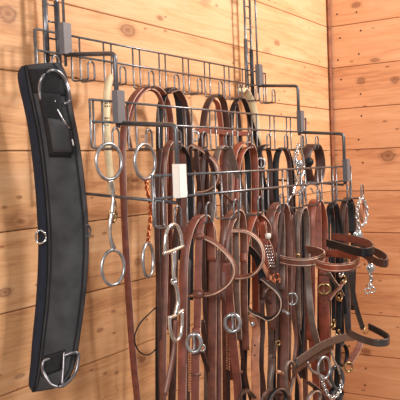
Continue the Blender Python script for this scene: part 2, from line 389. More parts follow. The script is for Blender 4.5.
#BEGIN ITEMS
# ======================= back tier =======================
# --- girth
g = on(0, 0, 'horse_girth', 'long black felt-lined girth with a steel dee ring at its top, far left', 'girth')
LP = [(20, 66), (17, 74), (19, 88), (23, 105), (28, 130), (32, 160), (35, 190), (37, 220), (38, 250), (37, 280), (35, 310), (32, 340), (30, 365), (28, 385), (31, 392)]
RP = [(58, 62), (66, 74), (70, 92), (73, 110), (78, 135), (82, 160), (85, 185), (88, 215), (89, 245), (88, 270), (86, 295), (82, 325), (78, 350), (73, 370), (62, 387)]
def gpt(t, s, h=0):
    x = t*(len(LP)-1); i = min(len(LP)-2, int(x)); f = x-i
    def cr(A):
        g_ = lambda j: V(A[max(0, min(len(A)-1, j))]); a, b, c, d = g_(i-1), g_(i), g_(i+1), g_(i+2)
        return .5*((2*b)+(c-a)*f+(2*a-5*b+4*c-d)*f*f+(3*b-a-3*c+d)*f*f*f)
    l, r = cr(LP), cr(RP); a = P(l.x, l.y, .040); b = P(r.x, r.y, .105); p = a.lerp(b, s)
    n = (b-a).cross(V((0, 0, 1))).normalized()
    if n.dot(CAM-p) < 0: n = -n
    bulge = .010*(1-(2*s-1)**2)
    return p + n*(h+bulge)
def slab(par, name, t0, t1, s0, s1, h0_, h1_, mats, nt=44, ns=10, label=None, rnd=.004, quilt=0):
    bm = bmesh.new(); f, bk = [], []
    for i in range(nt+1):
        t = t0+(t1-t0)*i/nt; et = min(i, nt-i)/nt*abs(t1-t0)*.5; r1, r2 = [], []
        for j in range(ns+1):
            s = s0+(s1-s0)*j/ns; e = 0 if (0 < i < nt and 0 < j < ns) else 1
            h = h1_-(h1_-h0_)*.45*e + quilt*math.sin(i*1.1)*math.sin(j*.9)
            r1.append(bm.verts.new(gpt(t, s, h))); r2.append(bm.verts.new(gpt(t, s, h0_)))
        f.append(r1); bk.append(r2)
    for i in range(nt):
        for j in range(ns):
            bm.faces.new((f[i][j], f[i][j+1], f[i+1][j+1], f[i+1][j])); bm.faces.new((bk[i][j], bk[i+1][j], bk[i+1][j+1], bk[i][j+1]))
    for i in range(nt):
        bm.faces.new((f[i][0], f[i+1][0], bk[i+1][0], bk[i][0])); bm.faces.new((f[i][ns], bk[i][ns], bk[i+1][ns], f[i+1][ns]))
    for j in range(ns):
        bm.faces.new((f[0][j], bk[0][j], bk[0][j+1], f[0][j+1])); bm.faces.new((f[nt][j], f[nt][j+1], bk[nt][j+1], bk[nt][j]))
    o = link(name, bm, mats, par, loc=gpt(t0, (s0+s1)/2, h0_))
    if label: o['label'] = label
    return o
slab(g, 'backing_pad', 0, 1, 0, 1, -.012, .002, 'neoprene', label='thick dark navy backing pad')
pn = slab(g, 'felt_panel', .012, .988, .17, .99, .002, .007, 'black_felt', quilt=.0002)
for s in (.185, .26, .90):
    bm = bmesh.new(); tube(bm, [gpt(.02+.96*k/60, s, .0072) for k in range(61)], .0015, seg=6); link('edge_binding', bm, 'binding', pn, loc=gpt(.03, s, .006))
tb = slab(g, 'top_billet', .16, .35, .36, .80, .007, .0125, 'webbing', nt=14, ns=6)
slab(g, 'top_patch', .05, .165, .28, .90, .007, .0095, 'webbing', nt=10, ns=6)
slab(tb, 'fold', .25, .338, .46, .84, .0126, .0175, 'black_felt', nt=8, ns=6)
slab(g, 'lower_billet', .835, .90, .30, .72, .007, .0125, 'webbing', nt=10, ns=6)
slab(tb, 'fabric_tag', .30, .318, .86, .90, .0072, .0085, 'white_tag_glare', nt=2, ns=2, label='tiny white fabric tag')
def gq(pts, h): # pixel path kept on the girth surface height
    out = []
    for px, py in pts:
        d = .08
        for _ in range(6):
            p = P(px, py, d); best = min(((gpt(t/60, s/12, h)-p).length, t, s) for t in range(61) for s in range(13)); d = -gpt(best[1]/60, best[2]/12, h).y
        out.append(P(px, py, d))
    return out
def gtube(par, name, pts, h, r, mat, closed=False):
    q = gq(pts, h); bm = bmesh.new(); tube(bm, smooth_path(q, closed=closed, step=.004), r*depth(q[0])/F, closed=closed, seg=10)
    return link(name, bm, mat, par, loc=q[0])
gtube(g, 'dee_ring', [(41, 100), (39.5, 90), (41, 80), (46, 73), (54, 70), (61, 74), (66, 82), (69, 92), (69.5, 101), (64, 104)], .0085, 1.9, 'worn_steel')
gtube(g, 'pull_cord', [(55, 100), (57, 108), (60, 114), (65, 123), (70, 129)], .013, .8, 'dull_steel')
bkl = gtube(g, 'girth_buckle', [(42.5, 366), (44, 361), (50, 358.5), (63, 356), (74, 352.5), (78.5, 354), (78, 362), (76, 371), (71, 379), (62, 386), (53, 385), (46, 377), (43, 370)], .011, 1.8, 'worn_steel', True)
gtube(bkl, 'tongue', [(64, 352), (63.5, 366), (62, 385)], .013, 1.4, 'worn_steel')
gtube(g, 'side_dee', [(37, 232), (41, 230.5), (45, 233), (46.5, 237), (45, 241), (41, 243.5), (37, 242), (35.5, 237)], .006, 1.1, 'steel', True)
gtube(g, 'side_dee', [(84, 226), (88, 225), (90, 228), (90.5, 232), (88, 236), (84, 236)], .004, .9, 'rack_dark', True)
# --- cream strap
g = on(0, 1, 'lead_strap', 'cream rolled lead strap with dark stamped marks and a brass snap', 'lead')
s_ = strap(g, 'strap', [(113, 80), (110.5, 78.5), (108.5, 84), (107, 96), (106.5, 110), (106.5, 128), (108, 150), (110, 172), (112, 196)], 7.5, 'cream', .066, 'f', th=.008, rnd=True)
for (yy, xs) in ((103, (105, 107, 109.5)), (106, (105, 107.5, 109.5)), (118, (105, 107, 109)), (121, (104.5, 107, 109.5)), (125, (105, 108))):
    bm = bmesh.new()
    for x in xs: box(bm, P(x, yy, .0735), (.0035, .0012, .0022), 0, .0003)
    link('stamp', bm, 'ink', s_, loc=P(107, yy, .0735), smooth=False)
rod(g, 'snap', [(112, 194), (114, 200), (115, 206), (111, 212), (109, 218), (113, 222), (116, 216), (114, 208)], .067, 'brass', 1.6)
# --- red-brown rein loop
g = on(0, 3, 'split_reins', 'red-brown reins in a wide arch with one long strap between the snaffle bits', 'reins')
strap(g, 'rein', [(142, 440), (138, 405), (133, 355), (129, 300), (126, 250), (124, 205), (122.5, 165), (123, 138), (126, 116), (132, 99), (141, 88.5), (150, 85.5), (159, 89), (166, 99), (170, 115), (171, 140), (170, 180), (170, 260), (170, 330)], 6.5, 'red_brown', D1, 'y')
strap(g, 'rein', [(131, 150), (128, 132), (131, 115), (137, 100), (144, 91), (150, 89), (157, 93), (162, 104), (166, 120), (167, 150), (166, 200), (166, 290)], 4, 'red_brown', D1+.006, 'f', rnd=True)
# --- dark straps
g = on(0, 4, 'dark_headstall', 'black wide-strapped headstall behind the red-brown rein arch', 'bridle', BR)
strap(g, 'crown_strap', [(159, 420), (159, 330), (160, 240), (160, 170), (159.5, 130), (161, 105), (167, 90), (174, 89), (178, 99), (180, 120), (181, 160), (181, 260)], 7, 'black_leather', D1, 'y')
strap(g, 'cheek_strap', [(168, 93), (177, 91), (183, 101), (187, 120), (189, 150), (190, 200), (190, 300)], 7, 'dark_brown', D1+.010, 'y')
# --- brown arch with noseband
g = on(0, 6, 'brown_halter', 'dark red halter in a tall arch crossed by a level noseband', 'halter', BR)
strap(g, 'crown_strap', [(199, 260), (200, 190), (201, 150), (203, 126), (206, 108), (211, 98), (218, 95), (223, 101), (226, 118), (228, 150), (229, 220)], 6.5, 'dark_brown', D1, 'y')
strap(g, 'cheek_strap', [(213, 99), (217, 103), (220, 118), (222, 150), (223, 230)], 5, 'chestnut', D1+.004, 'y')
strap(g, 'noseband', [(196, 131), (212, 131), (230, 133), (252, 134)], 5, 'red_brown', D1+.016, 'z')
buckle(g, 195, 136, 4, 5, D1+.018, 'dull_steel', .9)
# --- black thin arch
g = on(0, 7, 'thin_black_bridle', 'narrow black strap in a small pointed arch beside the cream strap end', 'bridle', BR)
strap(g, 'crown_strap', [(232, 220), (231, 150), (231, 125), (233, 108), (238, 99), (243, 99), (247, 108), (251, 122), (256, 138), (261, 160), (264, 190)], 5, 'black_leather', D1, 'y')
strap(g, 'cheek_strap', [(236, 102), (239, 120), (240, 150), (240, 230)], 4, 'dark_brown', D1+.006, 'y')
g = on(0, 8, 'cream_strap', 'short cream leather strap with rounded top beside the right upright', 'strap')
strap(g, 'strap', [(258, 150), (257, 135), (255, 118), (251, 102), (246, 92), (243, 89), (240, 92)], 8, 'cream', D1-.004, 'f', th=.005)
rod(g, 'snap', [(258, 148), (261, 156), (259, 166), (255, 160), (258, 150)], D1, 'brass', .9)

# ======================= middle tier =======================
def snaffle(t, k, label, top, bot, arms, mat, d, a1, a2, twisted=False):
    g = on(t, k, 'snaffle_bit', label, 'bit', 'loose ring snaffle bits')
    ring(g, 'bit_ring', *top, d, 'dull_steel', 1.9, a1); ring(g, 'bit_ring', *bot, d, 'dull_steel', 1.8, a2)
    for arm in arms:
        if twisted:
            q = smooth_path(pts3(arm, d), step=.0012); dep = depth(q[0]); bm = bmesh.new(); T = tans(q, False)
            for ph in (0, math.pi):
                pp = []
                for i, p in enumerate(q):
                    A = V((1, 0, 0)); A = (A-T[i]*A.dot(T[i])).normalized(); B = T[i].cross(A); an = ph+i*.5
                    pp.append(p+(A*math.cos(an)+B*math.sin(an))*.0020)
                tube(bm, pp, .0017, seg=6)
            o = link('mouthpiece', bm, mat, g, loc=q[0]); o['label'] = 'twisted copper wire mouthpiece'
        else: rod(g, 'mouthpiece', arm, d, mat, 2.6, fn=lambda t: .62+.42*abs(2*t-1))
    return g
g = snaffle(1, 0, 'steel loose ring snaffle with plain jointed mouthpiece hanging next to the cream strap', (109, 161.5, 11.2, 18), (113, 267.5, 10, 17.5), [[(110, 180), (112.5, 190), (113, 200), (112, 213)], [(112, 213), (110, 225), (110.5, 238), (113.5, 249)]], 'steel', .198, 12, 10)
ring(g, 'joint_link', 112, 213, 2.6, 3.2, .198, 'brass', .9, 50)
snaffle(1, 1, 'steel loose ring snaffle with a twisted copper mouthpiece', (145, 161.5, 9, 17.5), (148, 260, 4.3, 17), [[(146, 180), (147, 190), (150, 201), (151, 210)], [(151, 210), (150, 222), (148.5, 234), (148, 243)]], 'copper', .198, 0, -12, True)
# h2 headstall
g = on(1, 2, 'double_bridle', 'brown bridle with a rolled half-round noseband just right of the white end plate', 'bridle', BR)
strap(g, 'crown_strap', [(165, 440), (163, 380), (163.5, 320), (165, 260), (164, 215), (163, 185), (164, 160), (168, 145), (174, 141), (180, 146), (183, 160), (184, 200), (184, 300)], 6.5, 'mid_brown', D2, 'y')
strap(g, 'cheek_strap', [(176, 145), (181, 146), (187, 155), (190, 170), (191, 200), (191, 300)], 5, 'black_leather', D2+.008, 'y')
strap(g, 'cheek_strap', [(160, 150), (158, 170), (157, 200), (157, 235), (159, 300), (161, 380), (162, 420)], 5, 'dark_brown', D2-.006, 'y')
strap(g, 'noseband', [(189, 150), (192, 146), (199, 149), (210, 157), (217, 166), (219, 174), (216, 184), (208, 190), (198, 192)], 6, 'mid_brown', ('x', -1.17), 'X', rnd=True)
rod(g, 'lace', [(161, 303), (150, 313), (139, 325), (134.5, 338), (138, 350), (147, 355), (155, 350), (160, 340), (161, 337)], .17, 'black_leather', .7)
rod(g, 'lace', [(161, 340), (158, 350), (158, 362), (162, 374)], .17, 'black_leather', 1.1)
# h3
g = on(1, 3, 'grey_brown_bridle', 'worn grey-brown bridle with a small arch near the centre of the middle tier', 'bridle', BR)
strap(g, 'crown_strap', [(207, 400), (208, 300), (211, 220), (213, 185), (215, 162), (219, 149), (224, 146), (227, 152), (229, 170), (229, 230), (230, 330)], 6, 'grey_brown', D2, 'y')
strap(g, 'cheek_strap', [(201, 147), (205, 158), (207, 180), (207, 260), (206, 330)], 5, 'dark_brown', D2, 'y')
strap(g, 'throat_latch', [(196, 150), (198, 175), (202, 210), (204, 280), (207, 340), (214, 400), (216, 430)], 4.5, 'dark_brown', D2+.008, 'y')
rod(g, 'lace', [(214, 185), (224, 194), (236, 205)], D2+.01, 'mid_brown', 1.2)
# h5 chestnut
g = on(1, 5, 'chestnut_bridle', 'bright chestnut bridle with broad arch behind the front grid panel', 'bridle', BR)
strap(g, 'crown_strap', [(230, 380), (230, 280), (230, 215), (231, 175), (234, 153), (240, 144), (248, 143), (253, 150), (255, 170), (255, 230), (256, 330), (257, 420)], 7, 'chestnut', D2, 'y')
strap(g, 'cheek_strap', [(236, 320), (236, 230), (237, 180), (240, 158), (245, 149), (251, 147)], 5, 'chestnut', D2+.010, 'y', edge='raw_edge')
strap(g, 'cheek_strap', [(246, 148), (248, 165), (248, 210), (247, 290), (244, 360), (243, 420)], 6, 'black_leather', D2+.004, 'y')
# h6
g = on(1, 6, 'black_tie_strap', 'black tie strap carrying a small pale metal ring', 'strap')
strap(g, 'strap', [(267, 145), (262, 147), (259, 154), (261, 172), (265, 190), (267, 210), (266, 260)], 5.5, 'black_leather', D2, 'y')
buckle(g, 261, 163, 4, 5, D2+.008, 'dull_steel', .9)
strap(g, 'strap', [(262, 146), (258, 152), (257, 175), (259, 200), (262, 250), (261, 340), (260, 430)], 6, 'dark_brown', D2-.008, 'y')
# h7 black arch
g = on(1, 7, 'black_headstall', 'plain black headstall in a clear arch with plank wall showing inside it', 'bridle', BR)
strap(g, 'crown_strap', [(273, 420), (273, 330), (275, 250), (276, 200), (275.5, 172), (277, 156), (281, 148.5), (286, 150), (290, 162), (292, 185), (293, 230), (294, 320)], 6, 'black_leather', D2, 'y')
strap(g, 'cheek_strap', [(285, 149), (288, 156), (290, 175), (291, 210), (290, 300), (288, 410)], 4, 'dark_brown', D2+.01, 'y')
# h8 silver chain
g = on(1, 8, 'curb_bit', 'ornate silver curb bit and chain hanging over the middle tier', 'bit')
rod(g, 'shank', [(296, 148), (294, 158), (293, 170), (297, 180), (303, 188), (306, 200)], D2, 'steel', 1.5)
rod(g, 'shank', [(300, 148), (303, 158), (304, 168), (301, 178), (296, 184), (292, 195)], D2+.008, 'steel', 1.4)
chain(g, 'curb_chain', [(298, 146), (296, 160), (299, 175), (303, 186), (300, 198)], D2+.014, 'steel', .8, 4.5)
disc(g, 'concho', 299, 164, 4, D2+.016, 'steel')
rod(g, 'mouthpiece', [(286, 205), (291, 196), (300, 191), (309, 183)], D2+.01, 'dull_steel', 1.6)
# h9 blinker
g = on(1, 9, 'leather_blinker', 'small brown and black leather cheek piece with a round black rosette', 'blinker')
strap(g, 'cheek_piece', [(311, 184), (308, 172), (306, 160), (308, 150), (312, 145), (317, 147), (320, 156), (321, 168), (319, 178), (315, 184)], 9, 'dark_brown', D2, 'f', th=.005)
strap(g, 'cheek_piece', [(318, 150), (319.5, 165), (317, 182)], 8, 'mid_brown', D2-.006, 'f', stitch=True)
disc(g, 'rosette', 309, 162, 4.6, D2+.010, 'black_leather')
rod(g, 'snap', [(313, 184), (318, 188), (314, 193), (311, 188)], D2, 'steel', 1.0)

# ======================= front tier =======================
# h0 dee bit
g = on(2, 0, 'dee_bit', 'silver dee-ring snaffle hanging on the leftmost hook of the front tier', 'bit')
for pts in ([(165, 252), (165, 242), (167, 231), (172, 224.5), (177, 226), (180.5, 234), (182.5, 247)], [(169.5, 318), (170, 328), (172.5, 337), (176, 341), (180, 336), (182, 325), (182, 312)]):
    rod(g, 'dee_ring', pts, .322, 'steel', 1.9)
rod(g, 'dee_bar', [(163.5, 253.5), (173, 250.5), (183.5, 246)], .322, 'steel', 2.1); rod(g, 'dee_bar', [(168.5, 318), (175, 315.5), (183, 310)], .322, 'steel', 2.1)
rod(g, 'mouthpiece', [(173.5, 251), (174, 262), (173.5, 272), (174, 280)], .322, 'steel', 3.0, fn=lambda t: 1.0-.4*t)
rod(g, 'mouthpiece', [(174, 281), (177, 290), (178, 302), (176, 314)], .322, 'steel', 2.8, fn=lambda t: .6+.4*t)
ring(g, 'joint_link', 174, 281, 2.4, 3.2, .322, 'steel', 1.0, 30)
# h1
g = on(2, 1, 'brown_bridle', 'red-brown bridle with plain half-round noseband and oval steel buckle, leftmost in front tier', 'bridle', BR)
strap(g, 'crown_strap', [(182, 445), (182, 400), (182.5, 350), (183, 300), (184, 262), (187, 240), (192, 225), (199, 216), (205, 216), (209, 222), (211, 235), (211.5, 260)], 8, 'red_brown', D3, 'y')
strap(g, 'cheek_strap', [(203, 217), (200, 228), (199, 245), (198, 280), (197.5, 315), (196.5, 348)], 7, 'red_brown', D3+.006, 'y')
strap(g, 'rein', [(196.5, 328), (196, 350), (195.5, 380), (195, 425)], 8, 'red_brown', D3+.012, 'y', holes=[(196, 358), (196, 366)])
b_ = buckle(g, 194, 343, 7, 9, D3+.017, 'dull_steel', 2.1)
keeper(g, 196, 374, 8.5, 2.5, D3+.012, 'mid_brown')
strap(g, 'cheek_strap', [(207, 219), (211, 227), (213, 245), (213, 280), (212.5, 320), (212, 370), (212, 420)], 8, 'mid_brown', D3-.006, 'y')
strap(g, 'noseband', [(193, 237), (199, 236), (207, 239), (216, 244), (226, 253), (233, 263), (235, 271), (231, 281), (222, 289), (210, 294), (192, 294.5)], 7, 'mid_brown', ('x', hookx(2, 1)-.004), 'X', rnd=True)
keeper(g, 198.5, 294, 8.5, 7, D3+.009, 'mid_brown'); keeper(g, 199, 236, 8.5, 5, D3+.009, 'mid_brown')
# h2
g = on(2, 2, 'stitched_bridle', 'brown bridle with pale stitched half-round noseband and large round buckle', 'bridle', BR)
strap(g, 'crown_strap', [(222, 300), (222.5, 262), (223, 240), (226, 222), (231, 213), (237, 210), (241, 214), (243, 226), (244, 250), (244, 300), (246, 350)], 7, 'mid_brown', D3, 'y')
strap(g, 'cheek_strap', [(225.5, 262), (227.5, 240), (231, 224), (237, 215)], 5.5, 'mid_brown', D3+.008, 'y')
strap(g, 'cheek_strap', [(237, 213), (236, 225), (236.5, 260), (237, 300), (239, 340)], 6, 'grey_brown', D3+.004, 'y')
strap(g, 'rein', [(226, 262), (228, 285), (230.5, 310), (232.5, 335), (235, 360), (237.5, 385), (239, 425)], 8, 'red_brown', D3+.008, 'y', holes=[(234.5, 341), (235.5, 350)])
buckle(g, 232.5, 323, 7.5, 8.5, D3+.014, 'dull_steel', 2.2)
keeper(g, 237.5, 372, 8.5, 2.5, D3+.009, 'mid_brown')
strap(g, 'noseband', [(228, 231.5), (238, 231), (248, 232.5), (257, 239), (262.5, 249), (263, 259), (258, 269), (250, 275), (240, 277), (230, 277)], 8, 'red_brown', ('x', hookx(2, 2)), 'X', stitch=True, rnd=True)
strap(g, 'rein', [(218, 440), (218.5, 380), (218, 330), (217, 280), (217, 250)], 6.5, 'mid_brown', D3-.004, 'y')
# h3
g = on(2, 3, 'show_headstall', 'reddish headstall with silver beaded brow piece and square white keeper', 'bridle', BR)
strap(g, 'crown_strap', [(243, 262), (246, 240), (251, 222), (256, 213), (260, 214), (263, 224), (264, 245), (266, 280)], 7, 'chestnut', D3, 'y')
strap(g, 'cheek_strap', [(259, 214), (265, 219), (269.5, 227), (270, 238)], 3.5, 'mid_brown', D3+.006, 'y')
strap(g, 'cheek_strap', [(261, 222), (264, 236), (269, 248), (272, 262)], 7, 'chestnut', D3+.002, 'y')
bm = bmesh.new(); box(bm, P(268, 236, D3+.012), (.006, .010, .0105), 0, .001); link('square_keeper', bm, 'white_tag_glare', g, loc=P(268, 236, D3+.012))['label'] = 'square white keeper'
bm = bmesh.new()
for i in range(8):
    for j in (-1, 0, 1):
        c = P(267.6+j*2.3+i*.65, 246+i*2.9, D3+.012); r = bmesh.ops.create_uvsphere(bm, u_segments=8, v_segments=6, radius=.0021, matrix=Matrix.Translation(c))
link('bead_strip', bm, 'steel', g, loc=P(269, 255, D3+.012))['label'] = 'strip of silver beads'
strap(g, 'tie_strap', [(244, 244), (251, 250), (257, 258), (261, 270), (262, 283)], 7, 'black_leather', D3-.004, 'f')
ns = strap(g, 'curb_strap', [(262, 279), (268, 284), (275, 290), (280.5, 298), (280.5, 308), (276, 315), (269, 319), (261, 316), (252, 312), (246, 306), (243.5, 299), (245, 291)], 6, 'black_leather', ('x', hookx(2, 3)-.01), 'X', edge='raw_edge', rnd=True)
rod(g, 'end_tab', [(280, 310), (286, 312), (289, 315)], ('x', hookx(2, 3)-.01), 'dull_steel', 1.6)
strap(g, 'cheek_strap', [(262, 262), (268, 275), (276, 281), (284, 279)], 5, 'tan', D3+.004, 'z')
strap(g, 'curl', [(263, 300), (264, 292), (269, 288), (275, 292), (275, 299), (270, 303), (267, 298)], 3.5, 'dark_brown', D3-.004, 'f', rnd=True)
strap(g, 'tan_hanger', [(248, 316), (252, 318), (256, 328), (255.5, 345), (255, 360), (255.5, 380), (256.5, 430)], 8, 'tan', D3+.002, 'y', holes=[(255, 345), (255, 355), (255.5, 366), (256, 378)], label='pale tan strap with punched holes')
disc(g, 'rivet', 252.5, 324, 2.4, D3+.008, 'steel')
# h4
g = on(2, 4, 'padded_bridle', 'broad grey-brown bridle with stitched level noseband pointing right, centre of front tier', 'bridle', BR)
strap(g, 'crown_strap', [(273, 330), (273, 290), (272, 255), (270, 232), (270, 217), (273.5, 207), (279, 203), (284, 206), (287, 218), (288, 240), (288, 280), (287, 340), (287, 430)], 8, 'mid_brown', D3, 'y')
strap(g, 'cheek_strap', [(280, 206), (281.5, 220), (282, 250), (281, 290)], 6, 'grey_brown', D3+.006, 'y')
strap(g, 'lining', [(276, 250), (274.5, 230), (276, 216), (280, 208)], 5, 'red_brown', D3+.008, 'y')
strap(g, 'noseband', [(275, 257), (284, 260.5), (296, 262.5), (308, 262.5), (319, 260), (324.5, 256), (321, 252.5), (312, 250), (300, 248.5), (289, 248)], 8, 'mid_brown', ('z', -.228), 'z', stitch=True)
strap(g, 'rein', [(283, 262), (284, 300), (285, 340), (284, 380), (285, 430)], 8, 'mid_brown', D3+.008, 'y', holes=[(285, 310), (285, 320), (285, 350)])
buckle(g, 292, 299, 5, 6, D3+.014, 'dull_steel', 1.1)
# h5
g = on(2, 5, 'narrow_bridle', 'narrow charcoal bridle hanging straight between two wider brown ones', 'bridle', BR)
strap(g, 'crown_strap', [(298, 330), (297, 260), (297, 225), (300, 210), (304, 208), (306.5, 220), (307, 250), (308, 280, .325), (311, 315, .335), (315, 335, .335), (319, 349, .325), (322, 372, .31)], 6, 'grey_brown', D3, 'y')
strap(g, 'cheek_strap', [(301, 211), (302, 240), (302, 300), (301, 350), (298, 380), (297, 420)], 5, 'black_leather', D3-.004, 'y')
strap(g, 'throat_latch', [(293, 212), (292, 235), (293, 270), (295, 320), (300, 350), (304, 378)], 5.5, 'dark_brown', D3-.008, 'y')
buckle(g, 297, 258, 3, 4, D3+.006, 'brass', .8)
# h6
g = on(2, 6, 'chestnut_noseband_bridle', 'chestnut bridle with a broad level noseband and brass buckle on its long strap', 'bridle', BR)
strap(g, 'crown_strap', [(311, 340), (311, 280), (311, 240), (311, 215), (313, 203), (317, 200), (321, 207), (323.5, 222), (324, 250), (324, 275)], 8, 'chestnut', D3, 'y')
strap(g, 'cheek_strap', [(317, 203), (318, 230), (318, 265)], 7, 'chestnut', D3+.010, 'y')
strap(g, 'rein', [(324, 262), (324, 300), (325, 340), (326, 380), (326, 430)], 10, 'chestnut', D3+.006, 'y', holes=[(324, 300), (324, 308), (324.5, 318), (325, 328)])
buckle(g, 324, 289, 6, 5, D3+.014, 'brass', 1.1); keeper(g, 324, 274, 10, 3, D3+.006, 'mid_brown')
strap(g, 'noseband', [(317, 264), (326, 267), (337, 268), (349, 267), (357, 263.5), (359, 259.5), (355, 256.5), (346, 254.5), (335, 253.5), (325, 253)], 8, 'chestnut', ('z', -.232), 'z', stitch=True)
strap(g, 'rein', [(311, 330), (313, 350), (316, 380), (317, 430)], 7, 'chestnut', D3-.004, 'y')
# h7
g = on(2, 7, 'black_padded_bridle', 'black padded bridle whose level noseband with red core points far right', 'bridle', BR)
strap(g, 'crown_strap', [(328, 420), (328, 350), (328, 270), (327.5, 225), (330, 207), (334, 203), (337, 210), (338, 240), (339, 300), (338, 350), (336, 400)], 5.5, 'black_leather', D3, 'y')
strap(g, 'cheek_strap', [(331, 206), (333, 225), (333, 260), (334, 330)], 4, 'black_leather', D3+.008, 'y')
strap(g, 'noseband', [(327, 243), (338, 246), (351, 250), (363, 252.5), (371, 251.5), (373, 248), (368, 243.5), (358, 240.5), (345, 238), (333, 236.5)], 8, 'black_leather', ('z', -.200), 'z', edge='dark_edge', core=-1)
strap(g, 'noseband_pad', [(330, 246), (345, 249.5), (360, 253), (371, 253)], 3, 'black_leather', ('z', -.206), 'z')
strap(g, 'noseband', [(352, 241), (362, 244.5), (372, 250), (381, 256)], 7, 'black_leather', .42, 'z')
strap(g, 'browband', [(362, 253), (370, 258), (379, 262.5), (385, 263.5), (387.5, 259.5), (382, 254.5), (373, 250.5), (364, 248)], 7.5, 'dark_brown', ('z', -.215), 'z')
buckle(g, 341, 297, 4, 4.5, D3+.006, 'brass', .8); buckle(g, 345, 262, 3, 4, D3+.01, 'brass', .8)
# h8
g = on(2, 8, 'work_bridle', 'dark bridle near the right end with lower noseband and brass buckles', 'bridle', BR)
strap(g, 'crown_strap', [(341, 300), (342, 250), (342, 215), (345, 201), (349, 198), (352, 206), (353.5, 225), (353.5, 260), (352, 310)], 5.5, 'dark_brown', D3, 'y')
strap(g, 'cheek_strap', [(350, 202), (351, 215), (351.5, 233)], 6, 'black_leather', D3+.008, 'y')
strap(g, 'cheek_strap', [(345, 205), (346, 235), (347, 280), (349, 335)], 5, 'mid_brown', D3-.004, 'y')
strap(g, 'cheek_strap', [(351, 270), (353, 292), (357, 310), (363, 329)], 5, 'charcoal', .33, 'f')
strap(g, 'cheek_strap', [(345, 262), (346, 290), (347, 315), (349, 338)], 6, 'charcoal', .325, 'f')
strap(g, 'noseband', [(348, 332), (356, 336.5), (366, 340.5), (377, 343), (386, 342.5), (389, 339), (384, 334.5), (376, 330), (369, 326.5)], 7, 'charcoal', ('z', -.352), 'z', edge='black_leather', core=-1, coremat='black_leather')
rod(g, 'noseband_buckle', [(364, 330), (367, 325), (371, 326), (368, 332), (364, 333)], .345, 'brass', .8, closed=True)
strap(g, 'chin_strap', [(361, 341), (358, 349), (353, 357), (349, 364)], 6.5, 'mid_brown', .345, 'f')
ring(g, 'chin_ring', 348.5, 367, 4, 4.5, .345, 'brass', 1.0, 40)
# h9
g = on(2, 9, 'curb_chain_bit', 'small silver chain and strap bundle with round concho on the rightmost hook', 'bit')
chain(g, 'curb_chain', [(361, 198), (358, 205), (357, 215), (358, 226), (358, 234)], .322, 'steel', .8, 4.5)
chain(g, 'curb_chain', [(363, 198), (366, 206), (366.5, 216), (364, 224), (361, 226)], .322, 'steel', .8, 4.5)
strap(g, 'curb_strap', [(361, 197), (360, 206), (361, 216), (363, 222), (364.5, 214), (364, 204), (362, 198)], 3.5, 'tan', .318, 'f')
disc(g, 'concho', 358, 235, 4.8, .326, 'steel')
strap(g, 'hanger', [(358, 236), (362, 244), (367, 256), (370, 264)], 3, 'grey_brown', .318, 'f')
disc(g, 'concho', 370.5, 268, 4.4, .324, 'steel')
chain(g, 'pendant_chain', [(370, 272), (371, 280), (369.5, 286)], .322, 'steel', .8, 4.5)
for (x, y, r_) in ((367.5, 291, 2.6), (372.5, 290, 2.6), (370, 286, 2.2)): ring(g, 'pendant_ring', x, y, r_, r_, .322, 'steel', .8, 50)

# ======================= lower tangle =======================
def hang(t, k, name, label, cat): return thing(name, label, cat, hook_pt(t, k))
g = hang(2, 5, 'long_browband', 'pair of worn grey-brown straps slanting upward across the lower right tangle', 'strap')
strap(g, 'band', [(296, 363), (303, 358), (313, 351), (325, 344), (337, 339.5), (348, 337), (354, 337)], 8, 'charcoal', .345, 'z', edge='dark_edge')
strap(g, 'band', [(293, 374), (300, 367), (311, 359.5), (322, 353), (333, 347)], 7, 'dark_brown', .335, 'z', edge='dark_edge')
strap(g, 'hanging_strap', [(300, 212), (300, 260), (301, 310), (297, 340), (296, 363)], 3.5, 'dark_brown', D3+.002, 'y')
def loose(t, k, name, label, cat, parts):
    g = hang(t, k, name, label, cat)
    for p in parts: p(g)
    return g
g = hang(1, 4, 'knotted_reins', 'thick brown reins ending in curled loops at the bottom of the tangle', 'reins')
strap(g, 'rein', [(229, 147), (226, 152), (225, 200), (224, 280), (225, 340), (226, 430)], 5.5, 'mid_brown', D2-.006, 'y')
strap(g, 'rein', [(229, 147), (233, 160), (262, 270), (270, 320), (271, 355), (270, 380), (269, 430)], 6, 'grey_brown', D2+.012, 'f')
strap(g, 'rein_loop', [(277, 371), (282, 373), (287, 380), (290, 390), (291, 402), (290, 420)], 3, 'tan', .32, 'f', rnd=True)
strap(g, 'rein_loop', [(272, 430), (271, 400), (271, 380), (273, 363), (270, 356)], 4.5, 'grey_brown', .30, 'f', rnd=True)
strap(g, 'rein_loop', [(288, 400), (286, 380), (286, 366), (289, 361), (293, 364), (294, 374), (292, 384), (288, 400)], 3.5, 'grey_brown', .33, 'f', rnd=True)
strap(g, 'rein_loop', [(292, 368), (297, 375), (300, 385), (301, 400), (301, 425)], 3, 'tan', .325, 'f', rnd=True)
strap(g, 'knot_end', [(262, 405), (264, 396), (270, 392), (277, 395), (283, 393), (289, 397)], 5, 'dark_brown', .335, 'z', rnd=True)
strap(g, 'knot_end', [(268, 402), (272, 394), (278, 389), (284, 391), (286, 398), (282, 406)], 4, 'black_leather', .345, 'f', rnd=True)
strap(g, 'knot_end', [(255, 398), (248, 391), (242, 393), (238, 402)], 4, 'dark_brown', .33, 'f', rnd=True)
strap(g, 'knot_end', [(306, 408), (309, 397), (315, 391), (320, 395), (318, 406)], 4, 'grey_brown', .335, 'f', rnd=True)
g = hang(2, 6, 'tom_thumb_bit', 'tarnished ring bit with chain dangling at lower right below the slanting straps', 'bit')
